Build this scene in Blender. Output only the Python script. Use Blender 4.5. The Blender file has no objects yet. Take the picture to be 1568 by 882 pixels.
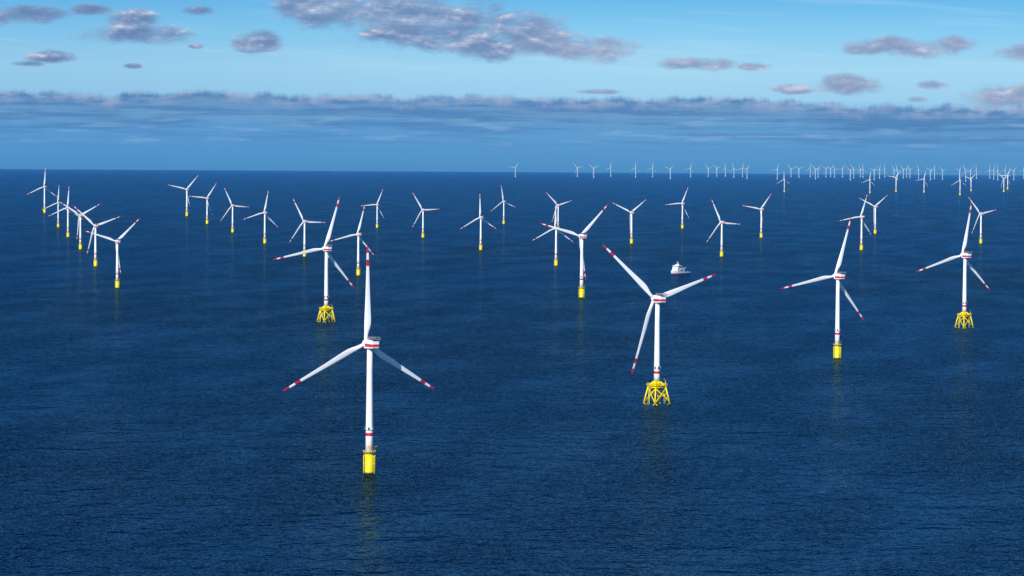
import bpy, bmesh, math, random
from mathutils import Matrix, Vector
random.seed(7)
R_EARTH=7430e3; CAM_H=205.0
sc=bpy.context.scene
COL=sc.collection
def seaz(x,y): return -(x*x+y*y)/(2*R_EARTH)

# ------------------------------------------------ node helper
class NT:
    def __init__(s,tree): s.t=tree
    def n(s,typ,**kw):
        nd=s.t.nodes.new(typ)
        for k,v in kw.items(): setattr(nd,k,v)
        return nd
    def put(s,sock,v):
        if isinstance(v,bpy.types.NodeSocket): s.t.links.new(v,sock)
        else: sock.default_value=v
    def m(s,op,a,b=0.0,c=None,clamp=False):
        nd=s.n('ShaderNodeMath',operation=op,use_clamp=clamp)
        s.put(nd.inputs[0],a); s.put(nd.inputs[1],b)
        if c is not None: s.put(nd.inputs[2],c)
        return nd.outputs[0]
    def vm(s,op,a,b=None):
        nd=s.n('ShaderNodeVectorMath',operation=op)
        s.put(nd.inputs[0],a)
        if b is not None: s.put(nd.inputs[1],b)
        return nd.outputs['Value'] if op in('DOT_PRODUCT','LENGTH') else nd.outputs[0]
    def xyz(s,x,y,z):
        nd=s.n('ShaderNodeCombineXYZ'); s.put(nd.inputs[0],x); s.put(nd.inputs[1],y); s.put(nd.inputs[2],z); return nd.outputs[0]
    def noise(s,vec,scale=1,detail=4,rough=.5,dim='2D'):
        nd=s.n('ShaderNodeTexNoise',noise_dimensions=dim)
        s.put(nd.inputs['Vector'],vec); nd.inputs['Scale'].default_value=scale
        nd.inputs['Detail'].default_value=detail; nd.inputs['Roughness'].default_value=rough
        return nd.outputs['Fac']
    def smooth(s,v,a,b,lo=0.,hi=1.):
        nd=s.n('ShaderNodeMapRange',interpolation_type='SMOOTHSTEP')
        s.put(nd.inputs['Value'],v)
        for k,q in(('From Min',a),('From Max',b),('To Min',lo),('To Max',hi)): s.put(nd.inputs[k],q)
        return nd.outputs['Result']
    def mix(s,f,a,b,bt='MIX'):
        nd=s.n('ShaderNodeMix',data_type='RGBA',blend_type=bt)
        s.put(nd.inputs['Factor'],f)
        ia=[i for i in nd.inputs if i.identifier=='A_Color'][0]; ib=[i for i in nd.inputs if i.identifier=='B_Color'][0]
        s.put(ia,a); s.put(ib,b)
        return [o for o in nd.outputs if o.identifier=='Result_Color'][0]
    def ramp(s,f,stops,interp='LINEAR'):
        nd=s.n('ShaderNodeValToRGB'); cr=nd.color_ramp; cr.interpolation=interp
        while len(cr.elements)>1: cr.elements.remove(cr.elements[-1])
        cr.elements[0].position=stops[0][0]; cr.elements[0].color=stops[0][1]
        for p,c in stops[1:]:
            e=cr.elements.new(p); e.color=c
        s.put(nd.inputs[0],f); return nd.outputs[0]
def lin(r,g,b):
    f=lambda c:(c/255/12.92) if c<=10.3 else ((c/255+.055)/1.055)**2.4
    return (f(r),f(g),f(b),1)

# ------------------------------------------------ world sky
SUN_EL=math.radians(28); SUN_ROT=math.radians(206)
w=bpy.data.worlds.new("World"); sc.world=w; w.use_nodes=True
try: w.cycles.sampling_method='NONE'
except Exception: pass
t=w.node_tree; t.nodes.clear(); N=NT(t)
tc=N.n('ShaderNodeTexCoord'); D=tc.outputs['Generated']
sep=N.n('ShaderNodeSeparateXYZ'); N.put(sep.inputs[0],D)
sx,sy,sz=sep.outputs
hor=N.m('SQRT',N.m('ADD',N.m('MULTIPLY',sx,sx),N.m('MULTIPLY',sy,sy)))
el=N.m('DIVIDE',sz,N.m('MAXIMUM',hor,1e-4))            # tan(elevation)
az=N.m('ARCTAN2',sx,sy)                                  # bearing from +Y
sky=N.n('ShaderNodeTexSky',sky_type='NISHITA',sun_disc=False,sun_elevation=SUN_EL,sun_rotation=SUN_ROT,
        altitude=200,air_density=1.0,dust_density=0.3,ozone_density=3.0)
nish=N.vm('SCALE',sky.outputs[0]); nish.node.inputs['Scale'].default_value=0.1
nish=N.mix(1.0,nish,(0.50,0.78,1.12,1),'MULTIPLY')
E=N.m('MULTIPLY_ADD',el,1/0.06,0.2)
def ep(py): return ((226-py)/5000.)/0.06+0.2
low=N.ramp(E,[(ep(266),lin(78,140,192)),(ep(240),lin(86,150,203)),(ep(195),lin(100,160,212)),(ep(150),lin(156,208,239)),
              (ep(105),lin(164,215,242)),(ep(50),lin(138,205,242)),(ep(2),lin(110,188,237)),(1.0,lin(98,178,232))])
low=N.mix(N.smooth(az,-0.16,0.05,0.20,0.0),low,lin(60,138,200))
base=N.mix(N.smooth(el,0.045,0.30),low,nish)
u=N.m('MULTIPLY',az,5000.); v=N.m('MULTIPLY',el,5000.)
P=N.xyz(u,v,0.0)
CL=[(475,15,62,28),(560,20,130,34),(610,50,85,28),(690,55,95,28),(735,35,80,30),(748,72,60,22),(820,58,85,34),(900,75,80,22),(650,22,120,26),
 (35,32,74,15),(150,22,40,9),(200,38,44,20),(212,58,88,18),(80,94,38,11),(50,104,26,5),(392,68,38,18),(300,22,26,8),(300,75,12,4),
 (1385,70,98,16),(1446,65,32,14),(1325,74,40,9),(1555,78,48,13),(1070,97,60,11),(1150,100,28,7),(1298,127,54,16),
 (1210,134,34,9),(1424,127,28,7),(1530,144,76,20),(910,140,34,4),(1398,149,18,5),(205,106,14,4)]
best=None
for (px,py,a,b) in CL:
    d=N.vm('MULTIPLY',N.vm('SUBTRACT',P,(px-784,226-py,0)),(1/a,1/b,0))
    q=N.vm('DOT_PRODUCT',d,d)
    best=q if best is None else N.m('SMOOTH_MIN',best,q,0.3)
Pn=N.vm('MULTIPLY',P,(1/66,1/28,0))
Pn2=N.vm('ADD',Pn,(-0.05,0.26,0))
n1=N.noise(Pn,1,7,.64); n2=N.noise(Pn2,1,5,.58)
core=N.m('SUBTRACT',1.0,best)
dens=N.m('ADD',N.m('MULTIPLY',N.m('MAXIMUM',core,-1.6),0.82),N.m('MULTIPLY',N.m('SUBTRACT',n1,0.5),2.7))
alpha=N.smooth(dens,-0.28,0.78)
shade=N.m('MULTIPLY_ADD',N.m('SUBTRACT',n1,n2),2.6,0.42,clamp=True)
ccol=N.ramp(shade,[(0,lin(100,130,176)),(0.4,lin(120,145,187)),(0.75,lin(156,172,205)),(1,lin(200,206,224))])
ccol=N.mix(N.smooth(u,-60,120,0.0,0.30),ccol,lin(188,196,218))
out=N.mix(N.m('MULTIPLY',alpha,0.95),base,ccol)
# stratus bank along the horizon
edge=N.noise(N.vm('MULTIPLY',P,(1/46,0,0)),1,6,.64)
edge2=N.noise(N.vm('MULTIPLY',P,(1/330,0,0)),1,2,.5)
rightdrop=N.smooth(u,350,520,0.0,12.0)
top=N.m('ADD',N.m('ADD',N.m('MULTIPLY',N.m('SUBTRACT',edge,.5),28.),N.m('MULTIPLY',N.m('SUBTRACT',edge2,.5),26.)),80.)
top=N.m('SUBTRACT',top,rightdrop)
below=N.m('SUBTRACT',top,v)
n3=N.noise(N.vm('MULTIPLY',P,(1/240,1/10,0)),1,5,.6)
n4=N.noise(N.vm('MULTIPLY',P,(1/40,1/14,0)),1,4,.55)
bankA=N.smooth(below,-3.,8.)
lit=N.m('MULTIPLY',N.smooth(below,3.,26.,1.,0.),N.smooth(n4,.34,.66))
bcol=N.mix(N.smooth(below,0.,75.),lin(92,140,190),low)
bcol=N.mix(N.smooth(n3,.40,.62,0.,.75),bcol,lin(74,126,182))
bcol=N.mix(N.m('MULTIPLY',lit,.8),bcol,lin(162,178,210))
fade=N.smooth(below,30.,100.,0.97,0.0)
out=N.mix(N.m('MULTIPLY',bankA,fade),out,bcol)
n5=N.noise(N.vm('MULTIPLY',P,(1/120,1/12,0)),1,4,.55)
wis=N.m('MULTIPLY',N.smooth(n5,.54,.74),N.m('MULTIPLY',N.smooth(v,-5.,15.),N.smooth(v,45.,60.,1.,0.)))
out=N.mix(N.m('MULTIPLY',wis,.45),out,lin(142,182,220))
n6=N.noise(N.vm('MULTIPLY',N.xyz(u,N.m('MULTIPLY_ADD',u,.05,v),0.),(1/420,1/22,0)),1,3,.5)
cir=N.m('MULTIPLY',N.smooth(n6,.5,.75),N.smooth(v,90.,150.))
out=N.mix(N.m('MULTIPLY',cir,.22),out,lin(196,228,248))
final=N.mix(N.smooth(el,0.05,0.12),out,base)
bg=N.n('ShaderNodeBackground'); N.put(bg.inputs[0],final); bg.inputs[1].default_value=1.0
wo=N.n('ShaderNodeOutputWorld'); N.t.links.new(bg.outputs[0],wo.inputs[0])

# ------------------------------------------------ sun
sd=Vector((math.sin(SUN_ROT)*math.cos(SUN_EL),math.cos(SUN_ROT)*math.cos(SUN_EL),math.sin(SUN_EL)))
L=bpy.data.lights.new('sun','SUN'); L.energy=5.0; L.angle=math.radians(.5); L.color=(1,.965,.91)
lo=bpy.data.objects.new('sun',L); COL.objects.link(lo); lo.rotation_euler=sd.to_track_quat('Z','Y').to_euler()
lo.location=(0,-50,400)

# ------------------------------------------------ materials
def newmat(name):
    m=bpy.data.materials.new(name); m.use_nodes=True; nt=m.node_tree
    b=nt.nodes['Principled BSDF']; return m,NT(nt),b
def paint(name,col,rough=.4,dirt=.12,metal=0):
    m,n,b=newmat(name)
    g=n.n('ShaderNodeTexCoord').outputs['Object']
    f=n.noise(n.vm('MULTIPLY',g,(.9,.9,.12)),1,4,.6,'3D')
    dk=tuple(c*(1-dirt*2.2) for c in col[:3])+(1,)
    c=n.mix(n.smooth(f,.45,.75),col,dk)
    n.put(b.inputs['Base Color'],c); b.inputs['Roughness'].default_value=rough; b.inputs['Metallic'].default_value=metal
    return m
WHITE=paint('white_tower_paint',(.86,.865,.87,1),.36,.04)
RED=paint('red_marking_paint',(.60,.015,.04,1),.4,.08)
YEL=paint('yellow_foundation_paint',(.92,.72,.0,1),.45,.08)
GREY=paint('grey_steel',(.22,.23,.25,1),.5,.1)
DARK=paint('dark_marine_growth',(.06,.055,.02,1),.8,.2)
LOGO=paint('orange_sign_paint',(.8,.35,.02,1),.5,.05)
BLUE=paint('ship_hull_blue',(.02,.08,.22,1),.35,.1)
GLASS=paint('dark_window_glass',(.015,.02,.03,1),.1,.0)
HAZE=paint('distance_haze_paint',(.54,.63,.72,1),.5,.04)  # aerial haze painted into the base colour of the far turbines
MATS=[WHITE,RED,YEL,GREY,DARK,LOGO,BLUE,GLASS]
W_,R_,Y_,G_,K_,O_,B_,GL_=range(8)

class MB:
    def __init__(s): s.bm=bmesh.new()
    def rings(s,rs,mats,cap=True,smooth=True):
        vr=[[s.bm.verts.new(p) for p in r] for r in rs]
        n=len(rs[0])
        for i in range(len(vr)-1):
            for j in range(n):
                f=s.bm.faces.new((vr[i][j],vr[i][(j+1)%n],vr[i+1][(j+1)%n],vr[i+1][j]))
                f.material_index=mats[i] if isinstance(mats,(list,tuple)) else mats; f.smooth=smooth
        if cap:
            f=s.bm.faces.new(vr[0][::-1]); f.material_index=mats[0] if isinstance(mats,(list,tuple)) else mats
            f=s.bm.faces.new(vr[-1]); f.material_index=mats[-1] if isinstance(mats,(list,tuple)) else mats
    def lathe(s,prof,mats,n=24,c=(0,0)):
        s.rings([[Vector((c[0]+r*math.cos(2*math.pi*k/n),c[1]+r*math.sin(2*math.pi*k/n),z)) for k in range(n)] for z,r in prof],mats)
    def tube(s,a,b,r,mat,n=8,r2=None):
        a=Vector(a);b=Vector(b);d=(b-a).normalized()
        q=d.to_track_quat('Z','Y').to_matrix(); r2=r if r2 is None else r2
        s.rings([[p+q@Vector((rr*math.cos(2*math.pi*k/n),rr*math.sin(2*math.pi*k/n),0)) for k in range(n)] for p,rr in((a,r),(b,r2))],mat)
    def box(s,x0,x1,y0,y1,z0,z1,mat,bev=0):
        vs=[s.bm.verts.new((x,y,z)) for z in(z0,z1) for (x,y) in((x0,y0),(x1,y0),(x1,y1),(x0,y1))]
        fs=[(3,2,1,0),(4,5,6,7),(0,1,5,4),(1,2,6,5),(2,3,7,6),(3,0,4,7)]
        F_=[s.bm.faces.new([vs[i] for i in f]) for f in fs]
        for f in F_: f.material_index=mat
        if bev:
            r=bmesh.ops.bevel(s.bm,geom=list({e for f in F_ for e in f.edges}),offset=bev,segments=2,affect='EDGES',profile=.5)
            for f in r['faces']: f.material_index=mat
    def mesh(s,name):
        bmesh.ops.recalc_face_normals(s.bm,faces=s.bm.faces)
        me=bpy.data.meshes.new(name); s.bm.to_mesh(me); s.bm.free()
        for m in MATS: me.materials.append(m)
        return me

HUB=84.0
def add_tower(mb,zb):
    zt=HUB-2.6
    rad=lambda z: 2.55+(1.75-2.55)*(z-14)/(zt-14)
    zs=[zb,24.4,24.4001,26.6,26.6001,38,52,67,zt]
    mats=[W_,W_,R_,W_,W_,W_,W_,W_]
    mb.lathe([(z,rad(z)) for z in zs],mats,32)
    for z in (38,52,67): mb.lathe([(z-.12,rad(z)+.03),(z+.12,rad(z)+.03)],W_,32)
    for k in range(6):
        a=k*math.pi/3+.35; r=rad(29)+.35
        mb.box(r*math.cos(a)-.45,r*math.cos(a)+.45,r*math.sin(a)-.45,r*math.sin(a)+.45,28.6,30.2,G_ if k%2 else K_)
    mb.lathe([(28.2,rad(28)+.5),(28.4,rad(28)+.5)],G_,24)
def rail(mb,pts,h,mat,r=.07):
    n=len(pts)
    for i in range(n):
        a=Vector(pts[i]);b=Vector(pts[(i+1)%n])
        for hh in(.5*h,h): mb.tube(a+Vector((0,0,hh)),b+Vector((0,0,hh)),r,mat,5)
        mb.tube(a,a+Vector((0,0,h)),r,mat,5)
def mono():
    mb=MB()
    mb.lathe([(-12,2.9),(0,2.9),(.9,2.9),(.9001,2.9),(13.6,2.75)],[K_,K_,K_,Y_],32)
    mb.lathe([(13.6,4.1),(13.95,4.1)],G_,24)
    rail(mb,[(4.0*math.cos(k*math.pi/8),4.0*math.sin(k*math.pi/8),13.95) for k in range(16)],1.2,Y_,.09)
    for k in range(8):
        a=k*math.pi/4; mb.tube((2.7*math.cos(a),2.7*math.sin(a),12),(3.8*math.cos(a),3.8*math.sin(a),13.6),.12,Y_,6)
    for a in(math.radians(-20),math.radians(160)):
        c,s_=math.cos(a),math.sin(a)
        for o in(-.8,.8):
            mb.tube((3.7*c-o*s_,3.7*s_+o*c,-3),(3.7*c-o*s_,3.7*s_+o*c,12),.2,Y_,8)
            for z in(2,6.5,11): mb.tube((3.7*c-o*s_,3.7*s_+o*c,z),(2.7*c-o*s_*.6,2.7*s_+o*c*.6,z),.14,Y_,6)
        for i in range(18): mb.tube((3.6*c-.35*s_,3.6*s_+.35*c,.5+i*.65),(3.6*c+.35*s_,3.6*s_-.35*c,.5+i*.65),.05,Y_,4)
    mb.tube((3.2,1.6,13.9),(3.2,1.6,17.2),.16,Y_,6); mb.tube((3.2,1.6,17.1),(5.2,2.6,17.8),.13,Y_,6)
    for a0 in(-math.pi/2-.05,math.pi/2):
        n=6; pts=[]
        for z in(16.2,18.2): pts.append([Vector((2.58*math.cos(a0-.4+.8*k/n),2.58*math.sin(a0-.4+.8*k/n),z)) for k in range(n+1)])
        v=[[mb.bm.verts.new(p) for p in r] for r in pts]
        for k in range(n):
            f=mb.bm.faces.new((v[0][k],v[0][k+1],v[1][k+1],v[1][k])); f.material_index=O_
    add_tower(mb,13.95); return mb.mesh('tower_monopile')
def jacket():
    mb=MB()
    B=7.6; Tt=4.9; z0=-8; z1=14.2
    hw=lambda z: B+(Tt-B)*(z)/(z1)
    C=[(-1,-1),(1,-1),(1,1),(-1,1)]
    P=lambda i,z:(C[i][0]*hw(z),C[i][1]*hw(z),z)
    for i in range(4):
        mb.tube(P(i,z0),P(i,.9),.62,K_,12); mb.tube(P(i,.9),P(i,z1),.62,Y_,12)
        j=(i+1)%4
        for za,zb in((-7,1.0),(1.4,13.2)):
            mb.tube(P(i,za),P(j,zb),.33,Y_,8); mb.tube(P(j,za),P(i,zb),.33,Y_,8)
        mb.tube(P(i,z1-.3),P(j,z1-.3),.4,Y_,8)
        mb.tube(P(i,z1),(C[i][0]*1.7,C[i][1]*1.7,18.4),.6,Y_,10)
        mb.tube(P(i,z1-.2),(0,0,12.6),.45,Y_,10)
    mb.lathe([(11.8,1.6),(13.2,2.75),(19.2,2.7)],[Y_,Y_],32)
    mb.box(-6,6,-6,6,15.1,15.5,Y_)
    rail(mb,[(-5.9+11.8*k/6,-5.9,15.5) for k in range(6)]+[(5.9,-5.9+11.8*k/6,15.5) for k in range(6)]+[(5.9-11.8*k/6,5.9,15.5) for k in range(6)]+[(-5.9,5.9-11.8*k/6,15.5) for k in range(6)],1.3,Y_,.1)
    mb.box(-5.4,-3.2,-5.2,-2.8,15.5,18.0,Y_,.1); mb.box(3.4,5.2,1.5,4,15.5,17.6,G_,.1)
    mb.tube((5.0,-4.8,15.5),(5.0,-4.8,19.5),.2,Y_,8); mb.tube((5.0,-4.8,19.3),(2.2,-6.6,20.4),.16,Y_,6)
    for o in(-.8,.8):
        mb.tube((8.6,o,-3),(7.1,o,13),.22,Y_,8); mb.tube((-8.6,o,-3),(-7.1,o,13),.22,Y_,8)
        for sx_ in(-1,1): mb.tube((sx_*7.1,o,12.8),(sx_*5.,o*4,14.),.2,Y_,6)
    mb.lathe([(19.2,3.3),(19.4,3.3)],G_,24)
    add_tower(mb,19.4); return mb.mesh('tower_jacket')

def nacelle():
    mb=MB()
    def sec(y,wd,zl,zu,c):
        pts=[]
        for (sx_,sz_,a0) in((1,1,0),(-1,1,90),(-1,-1,180),(1,-1,270)):
            cx=sx_*(wd-c); cz=(zu-c) if sz_>0 else (zl+c)
            for k in range(4):
                a=math.radians(a0+30*k); pts.append(Vector((cx+c*math.cos(a),y,cz+c*math.sin(a))))
        return pts
    mb.rings([sec(-9.0,2.2,-1.6,2.2,.6),sec(-8.6,2.75,-2.3,2.7,.6),sec(-5,3.05,-2.8,3.1,.6),sec(2.5,3.1,-2.9,3.2,.6),sec(4.2,2.4,-2.4,2.4,1.2)],W_,smooth=False)
    mb.rings([sec(-9.06,2.26,-1.3,.3,.1),sec(-8.64,2.81,-1.5,.4,.1),sec(-5,3.11,-1.7,.4,.1),sec(1.2,3.15,-1.7,.4,.1)],R_,smooth=False)
    mb.lathe([(-3.4,2.0),(-2.4,2.3)],W_,24)
    mb.box(-3.1,3.1,-10.2,-4.6,3.35,3.6,G_)
    ps=[(-3,-10.1,3.6),(-1,-10.1,3.6),(1,-10.1,3.6),(3,-10.1,3.6),(3,-8.2,3.6),(3,-6.4,3.6),(3,-4.7,3.6),(1,-4.7,3.6),(-1,-4.7,3.6),(-3,-4.7,3.6),(-3,-6.4,3.6),(-3,-8.2,3.6)]
    rail(mb,ps,1.3,G_,.09)
    for x in(-2.4,2.4): mb.tube((x,-10,3.4),(x,-8.3,1.8),.15,W_,6)
    mb.box(-2.6,2.6,-3.4,-1.6,3.15,4.9,G_,.1)
    mb.tube((1.8,0,3.1),(1.8,0,5.6),.09,G_,6); mb.tube((-1.2,.8,3.1),(-1.2,.8,5.2),.09,G_,6)
    return mb.mesh('nacelle')

def rotor():
    mb=MB()
    prof=[(-1.9,1.9),(-1.5,2.25),(0,2.4),(1.2,2.15),(2.2,1.5),(2.8,.7),(2.95,.15)]
    n=24
    mb.rings([[Vector((r*math.cos(2*math.pi*k/n),y,r*math.sin(2*math.pi*k/n))) for k in range(n)] for y,r in prof],W_)
    S=[(1.2,2.5,2.5,0,1),(4,2.5,2.5,0,1),(7,3.0,2.1,10,.5),(10,3.9,1.7,13,.15),(13,4.4,1.35,12,0),(17,4.3,1.1,10,0),(23,3.75,.85,8,0),(30,3.15,.65,6,0),
       (38,2.6,.48,4,0),(46,2.15,.36,3,0),(50,1.95,.31,2,0),(54.2,1.72,.26,1.5,0),(58.5,1.45,.2,1,0),(61.3,1.1,.15,0,0),(62.6,.7,.1,0,0),(63.1,.25,.05,0,0)]
    m=20
    for b in range(3):
        rot=Matrix.Rotation(math.radians(120*b),3,'Y')
        cone=Matrix.Rotation(math.radians(-3),3,'X')
        rs=[]
        for (r,c,th,tw,ci) in S:
            A=math.radians(-(tw+2)); ring=[]
            for k in range(m):
                a=2*math.pi*k/m
                xc=-.5*c*math.cos(a)
                yc=.5*th*math.sin(a)
                xa=c*(.5-.5*math.cos(a)) -.30*c
                tt=(.5-.5*math.cos(a))
                yt=th*.5*2.6*(1.0*math.sqrt(max(tt,0))*(1-tt)+.02)
                ya=yt if a<=math.pi else -yt*.8
                x=xc*ci+xa*(1-ci); y=yc*ci+ya*(1-ci)
                X=x*math.cos(A)-y*math.sin(A); Y=x*math.sin(A)+y*math.cos(A)
                ring.append(rot@(cone@Vector((X,Y+1.8*(r/63)**2,r))))
            rs.append(ring)
        mats=[]
        for i in range(len(S)-1):
            r=.5*(S[i][0]+S[i+1][0])
            mats.append(R_ if r>58.5 or 50<r<54.2 else W_)
        mb.rings(rs,mats)
    return mb.mesh('rotor')
ME_M,ME_J,ME_N,ME_R=mono(),jacket(),nacelle(),rotor()
def hazed(me):   # far turbine copies, all paint swapped for the haze-tinted colour
    c=me.copy(); c.materials[W_]=HAZE; c.materials[R_]=HAZE; c.materials[Y_]=HAZE
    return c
HM,HN,HR=hazed(ME_M),hazed(ME_N),hazed(ME_R)

YAW=28
def turbine(x,y,h,j,th,yaw=YAW,far=False):
    s=h/HUB
    e=bpy.data.objects.new('wind_turbine',None); COL.objects.link(e)
    e.empty_display_size=5; e.location=(x,y,seaz(x,y)); e.scale=(s,s,s)
    tw=bpy.data.objects.new('tower',HM if far else (ME_J if j else ME_M)); COL.objects.link(tw); tw.parent=e
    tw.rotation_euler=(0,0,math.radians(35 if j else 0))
    na=bpy.data.objects.new('nacelle',HN if far else ME_N); COL.objects.link(na); na.parent=e
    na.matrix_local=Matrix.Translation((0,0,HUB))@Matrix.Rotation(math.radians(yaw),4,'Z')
    ro=bpy.data.objects.new('rotor',HR if far else ME_R); COL.objects.link(ro); ro.parent=e
    ro.matrix_local=Matrix.Translation((0,0,HUB))@Matrix.Rotation(math.radians(yaw),4,'Z')@Matrix.Translation((0,6.0,.3))@Matrix.Rotation(math.radians(4),4,'X')@Matrix.Rotation(math.radians(th),4,'Y')
    return e
# surveyed positions in metres (x east, y north, hub height, jacket foundation, rotor phase)
T=[(-89,2046,81.5,0,1),(117,2620,84.6,1,73),(-218,3830,85.9,1,18),(96,4499,84.7,0,46),(321,3213,81,0,18),(526,3791,84,1,12),
(-1455,10153,81,0,5),(-1155,8302,62,0,5),(-1006,7390,66.5,0,5),(-859,6492,67.5,0,63),(-711,5568,69,0,72),(-571,4719,67,0,48),
(-976,9787,80,0,43),(-820,8769,69,0,36),(-676,7888,65,0,-25),(-529,6975,66,0,12),(-391,6143,66,0,-27),(-247,5238,66,0,16),
(-350,8446,60,0,25),(-206,7523,64,0,-32),(-64,6613,66,0,0),(-24,8995,62,0,-8),(117,8359,63,0,75),(77,5740,66,0,2),
(261,7151,68,0,55),(447,8589,66,0,25),(404,6298,66,0,-25),(588,7715,67,0,40),(1435,17256,66,0,0),(725,6779,69,0,20),
(907,8163,68,0,55),(1052,7331,67,0,-40),(1848,16899,70,0,10),(2069,17629,78,0,40),(2190,17391,72,0,20),(2230,16283,74,0,0),
(2561,18250,69,0,50),(2708,18011,75,0,70),(2968,19588,82,0,30)]
for a in T: turbine(*a)
FAR=[(4,29),(99,30),(124,28.5),(150,31),(188,29.5),(214,31),(241,27.5),(272,31),(299,32),(312,33),(325,33),(338,31),(351,32),(358,29),(404,28),(425,33),
(437,32),(454,33),(462,29),(466,32),(485,34),(491,33),(503,33),(515,27.5),(520,31),(534,33),(551,28),(559,31),(567,34),(581,33),(586,29),(595,32),(605,33),(618,32),
(636,29),(642,31),(654,30),(689,27),(696,29),(725,33),(731,31),(737,29.5),(748,33),(761,30),(776,33),(478,33),(530,34),(600,34),(680,33),(705,32)]
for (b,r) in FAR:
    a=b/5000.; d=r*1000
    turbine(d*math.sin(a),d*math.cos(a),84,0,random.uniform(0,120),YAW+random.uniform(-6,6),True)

def ship():
    mb=MB()
    S=[(-28,6.2,5.2,4.2),(-26,7.0,6.4,4.2),(-10,7.2,7.0,4.2),(6,7.2,6.9,4.6),(14,6.8,5.6,6.6),(21,5.2,3.2,7.4),(26,2.8,1.2,8.0),(29.5,.35,.15,8.5)]
    rs=[]
    for y,bd,bw,dz in S:
        yw=y-(0 if y<14 else (y-14)*.12)
        bm_=bw+(bd-bw)*.62
        L_=[(bd,y,dz),(bm_,y-(y-yw)*.4,2.6),(bw,yw,.3),(bw*.96,yw,-1.2)]
        rs.append([Vector((-a,b,c)) for a,b,c in L_]+[Vector((a,b,c)) for a,b,c in L_[::-1]])
    vr=[[mb.bm.verts.new(p) for p in r] for r in rs]
    n=len(vr[0])
    for i in range(len(vr)-1):
        for j in range(n):
            f=mb.bm.faces.new((vr[i][j],vr[i][(j+1)%n],vr[i+1][(j+1)%n],vr[i+1][j]))
            f.material_index=G_ if j==n-1 else (W_ if j in(0,n-2) else (R_ if j in(2,3,4) else B_))
    for r in (vr[0][::-1],vr[-1]): mb.bm.faces.new(r).material_index=B_
    mb.box(-6.4,6.4,-8,17,4.5,8.6,W_,.3); mb.box(-6.3,6.3,-6,16.4,8.6,11.4,W_,.3); mb.box(-6.2,6.2,-2,15.5,11.4,14.0,W_,.3)
    mb.box(-6.9,6.9,3,14.2,14.0,17.2,W_,.4); mb.box(-6.96,6.96,3.4,14.3,15.0,16.2,GL_)
    for z,y1,xw in((6.0,17.04,6.4),(9.3,16.44,6.3),(12.1,15.54,6.2)):
        for k in range(-3,4): mb.box(k*1.6-.4,k*1.6+.4,y1-.1,y1+.02,z,z+.9,GL_)
        for s_ in(-1,1):
            for k in range(7):
                yy=-1+k*2.2; mb.box(min(s_*xw,s_*(xw+.02)),max(s_*xw,s_*(xw+.02)),yy,yy+1.0,z,z+.9,GL_)
    mb.box(-3.5,3.5,5,11,17.2,18.2,W_,.2)
    mb.tube((0,7,17.9),(0,7,25),.4,W_,8,.2); mb.tube((-2.6,7,21),(2.6,7,21),.18,W_,6); mb.tube((-1.7,7,22.8),(1.7,7,22.8),.15,W_,6)
    mb.lathe([(17.9,.8),(18.8,1.3),(20.0,1.),(20.6,.2)],W_,12,(-2.6,8)); mb.lathe([(17.9,.6),(18.6,.9),(19.5,.6),(19.8,.1)],W_,12,(2.6,8))
    for s_ in(-1,1): mb.box(s_*4.6-.9,s_*4.6+.9,-5,-2.2,11.4,15.4,B_,.2)
    mb.tube((3,-14,4.3),(3,-14,11),.6,W_,10); mb.tube((3,-14,10.6),(-1,-22,12),.35,W_,8)
    mb.box(-4,4,-24,-16,4.3,5.6,G_,.1)
    for s_ in(-1,1): mb.box(s_*6.9-.8,s_*6.9+.8,1,8,8.7,10.0,O_,.4)
    for s_ in(-1,1):
        for k in range(9):
            y=-27+k*2.2; mb.tube((s_*6.7,y,4.2),(s_*6.7,y,5.3),.06,W_,4)
        mb.tube((s_*6.7,-27,5.3),(s_*6.7,-9.4,5.3),.06,W_,4)
    return mb.mesh('ship_hull_mesh')
se=bpy.data.objects.new('service_ship',None); COL.objects.link(se)
se.location=(276,5375,seaz(276,5375)); se.rotation_euler=(0,0,math.radians(142)); se.scale=(.85,.85,.88)
so=bpy.data.objects.new('hull_and_superstructure',ship()); COL.objects.link(so); so.parent=se

# ------------------------------------------------ sea sheet following the curvature of the earth
bm=bmesh.new(); NS=720
radii=[0]+[60*1.12**k for k in range(0,60) if 60*1.12**k<20000]
r=radii[-1]
while r<76000: r+=700; radii.append(r)
prev=None; c0=bm.verts.new((0,0,0))
for r in radii[1:]:
    ring=[bm.verts.new((r*math.cos(2*math.pi*k/NS),r*math.sin(2*math.pi*k/NS),-r*r/(2*R_EARTH))) for k in range(NS)]
    for k in range(NS):
        if prev is None: bm.faces.new((c0,ring[k],ring[(k+1)%NS]))
        else: bm.faces.new((prev[k],ring[k],ring[(k+1)%NS],prev[(k+1)%NS]))
    prev=ring
for f in bm.faces: f.smooth=True
me=bpy.data.meshes.new('sea'); bm.to_mesh(me); bm.free()
sea=bpy.data.objects.new('sea',me); COL.objects.link(sea)
m,n,b=newmat('sea_water')
geo=n.n('ShaderNodeNewGeometry'); pos=geo.outputs['Position']
mp=n.n('ShaderNodeMapping'); n.put(mp.inputs['Vector'],pos); mp.inputs['Rotation'].default_value=(0,0,math.radians(9)); q=mp.outputs[0]
h1=n.noise(n.vm('MULTIPLY',q,(1/52,1/60,0)),1,2,.5)
h2=n.noise(n.vm('MULTIPLY',q,(1/15,1/18,0)),1,3,.62)
h3=n.noise(n.vm('MULTIPLY',q,(1/5,1/5,0)),1,2,.6)
patch=n.noise(n.vm('MULTIPLY',q,(1/700,1/1500,0)),1,4,.55)
gust=n.noise(n.vm('MULTIPLY',q,(1/90,1/260,0)),1,3,.6)
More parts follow.
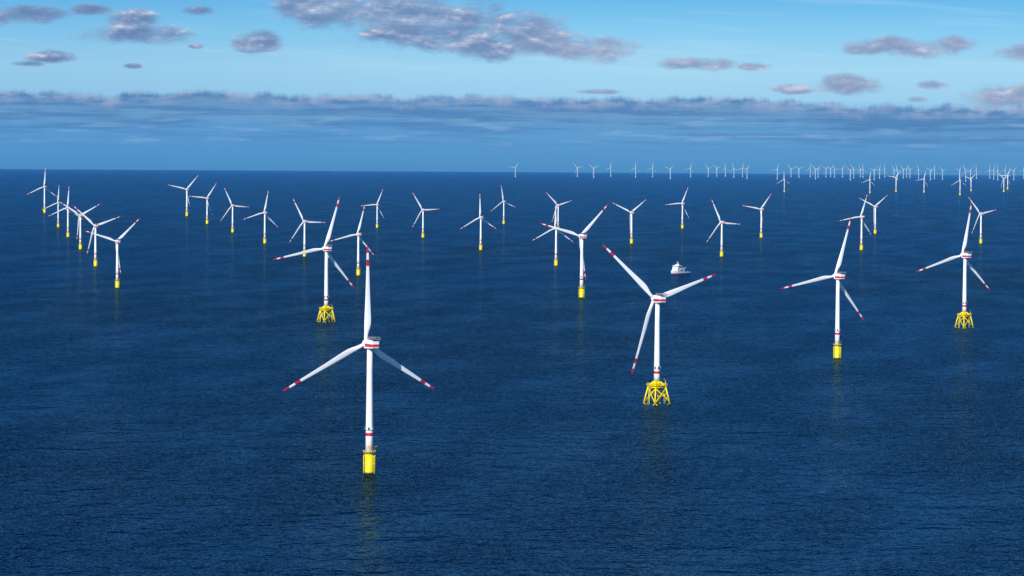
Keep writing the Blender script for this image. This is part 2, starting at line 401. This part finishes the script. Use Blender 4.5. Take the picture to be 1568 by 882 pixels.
hh=n.m('ADD',n.m('MULTIPLY',h1,10.0),n.m('MULTIPLY',n.m('ADD',n.m('MULTIPLY',h2,7.5),n.m('MULTIPLY',h3,1.7)),n.smooth(gust,.3,.7,.65,1.3)))
bp=n.n('ShaderNodeBump'); bp.inputs['Strength'].default_value=1; bp.inputs['Distance'].default_value=1.0
n.put(bp.inputs['Height'],hh)
col=n.mix(n.smooth(patch,.35,.65),(0.0,.0065,.022,1),(0.0,.011,.036,1))
dif=n.n('ShaderNodeBsdfDiffuse'); n.put(dif.inputs['Color'],col); n.put(dif.inputs['Normal'],bp.outputs[0])
gl=n.n('ShaderNodeBsdfGlossy'); gl.inputs['Color'].default_value=(.34,.68,1.,1); n.put(gl.inputs['Normal'],bp.outputs[0])
n.put(gl.inputs['Roughness'],n.smooth(patch,.3,.7,.10,.16))
fr=n.n('ShaderNodeFresnel'); fr.inputs['IOR'].default_value=1.33; n.put(fr.inputs['Normal'],bp.outputs[0])
graze=n.m('MAXIMUM',n.m('SUBTRACT',1.0,n.vm('DOT_PRODUCT',geo.outputs['Normal'],geo.outputs['Incoming'])),0.0)
fac=n.m('ADD',n.m('ADD',n.m('MULTIPLY',fr.outputs[0],.44),n.m('MULTIPLY',n.m('POWER',graze,60.),.36)),n.m('MULTIPLY',n.m('POWER',graze,420.),.30),clamp=True)
ms=n.n('ShaderNodeMixShader'); n.put(ms.inputs[0],fac); n.put(ms.inputs[1],dif.outputs[0]); n.put(ms.inputs[2],gl.outputs[0])
mo=[x for x in m.node_tree.nodes if x.type=='OUTPUT_MATERIAL'][0]
n.put(mo.inputs['Surface'],ms.outputs[0]); m.node_tree.nodes.remove(b)
me.materials.append(m)

cam=bpy.data.cameras.new('camera'); co=bpy.data.objects.new('camera',cam); COL.objects.link(co)
cam.sensor_width=36; cam.lens=36*5000/1568; cam.clip_start=1; cam.clip_end=200000
co.matrix_world=Matrix.Translation((0,0,CAM_H))@(Matrix.Rotation(math.radians(90-2.462),4,'X')@Matrix.Rotation(math.radians(0.365),4,'Z'))
sc.camera=co
sc.view_settings.view_transform='Standard'; sc.view_settings.look='None'; sc.view_settings.exposure=0; sc.view_settings.gamma=1
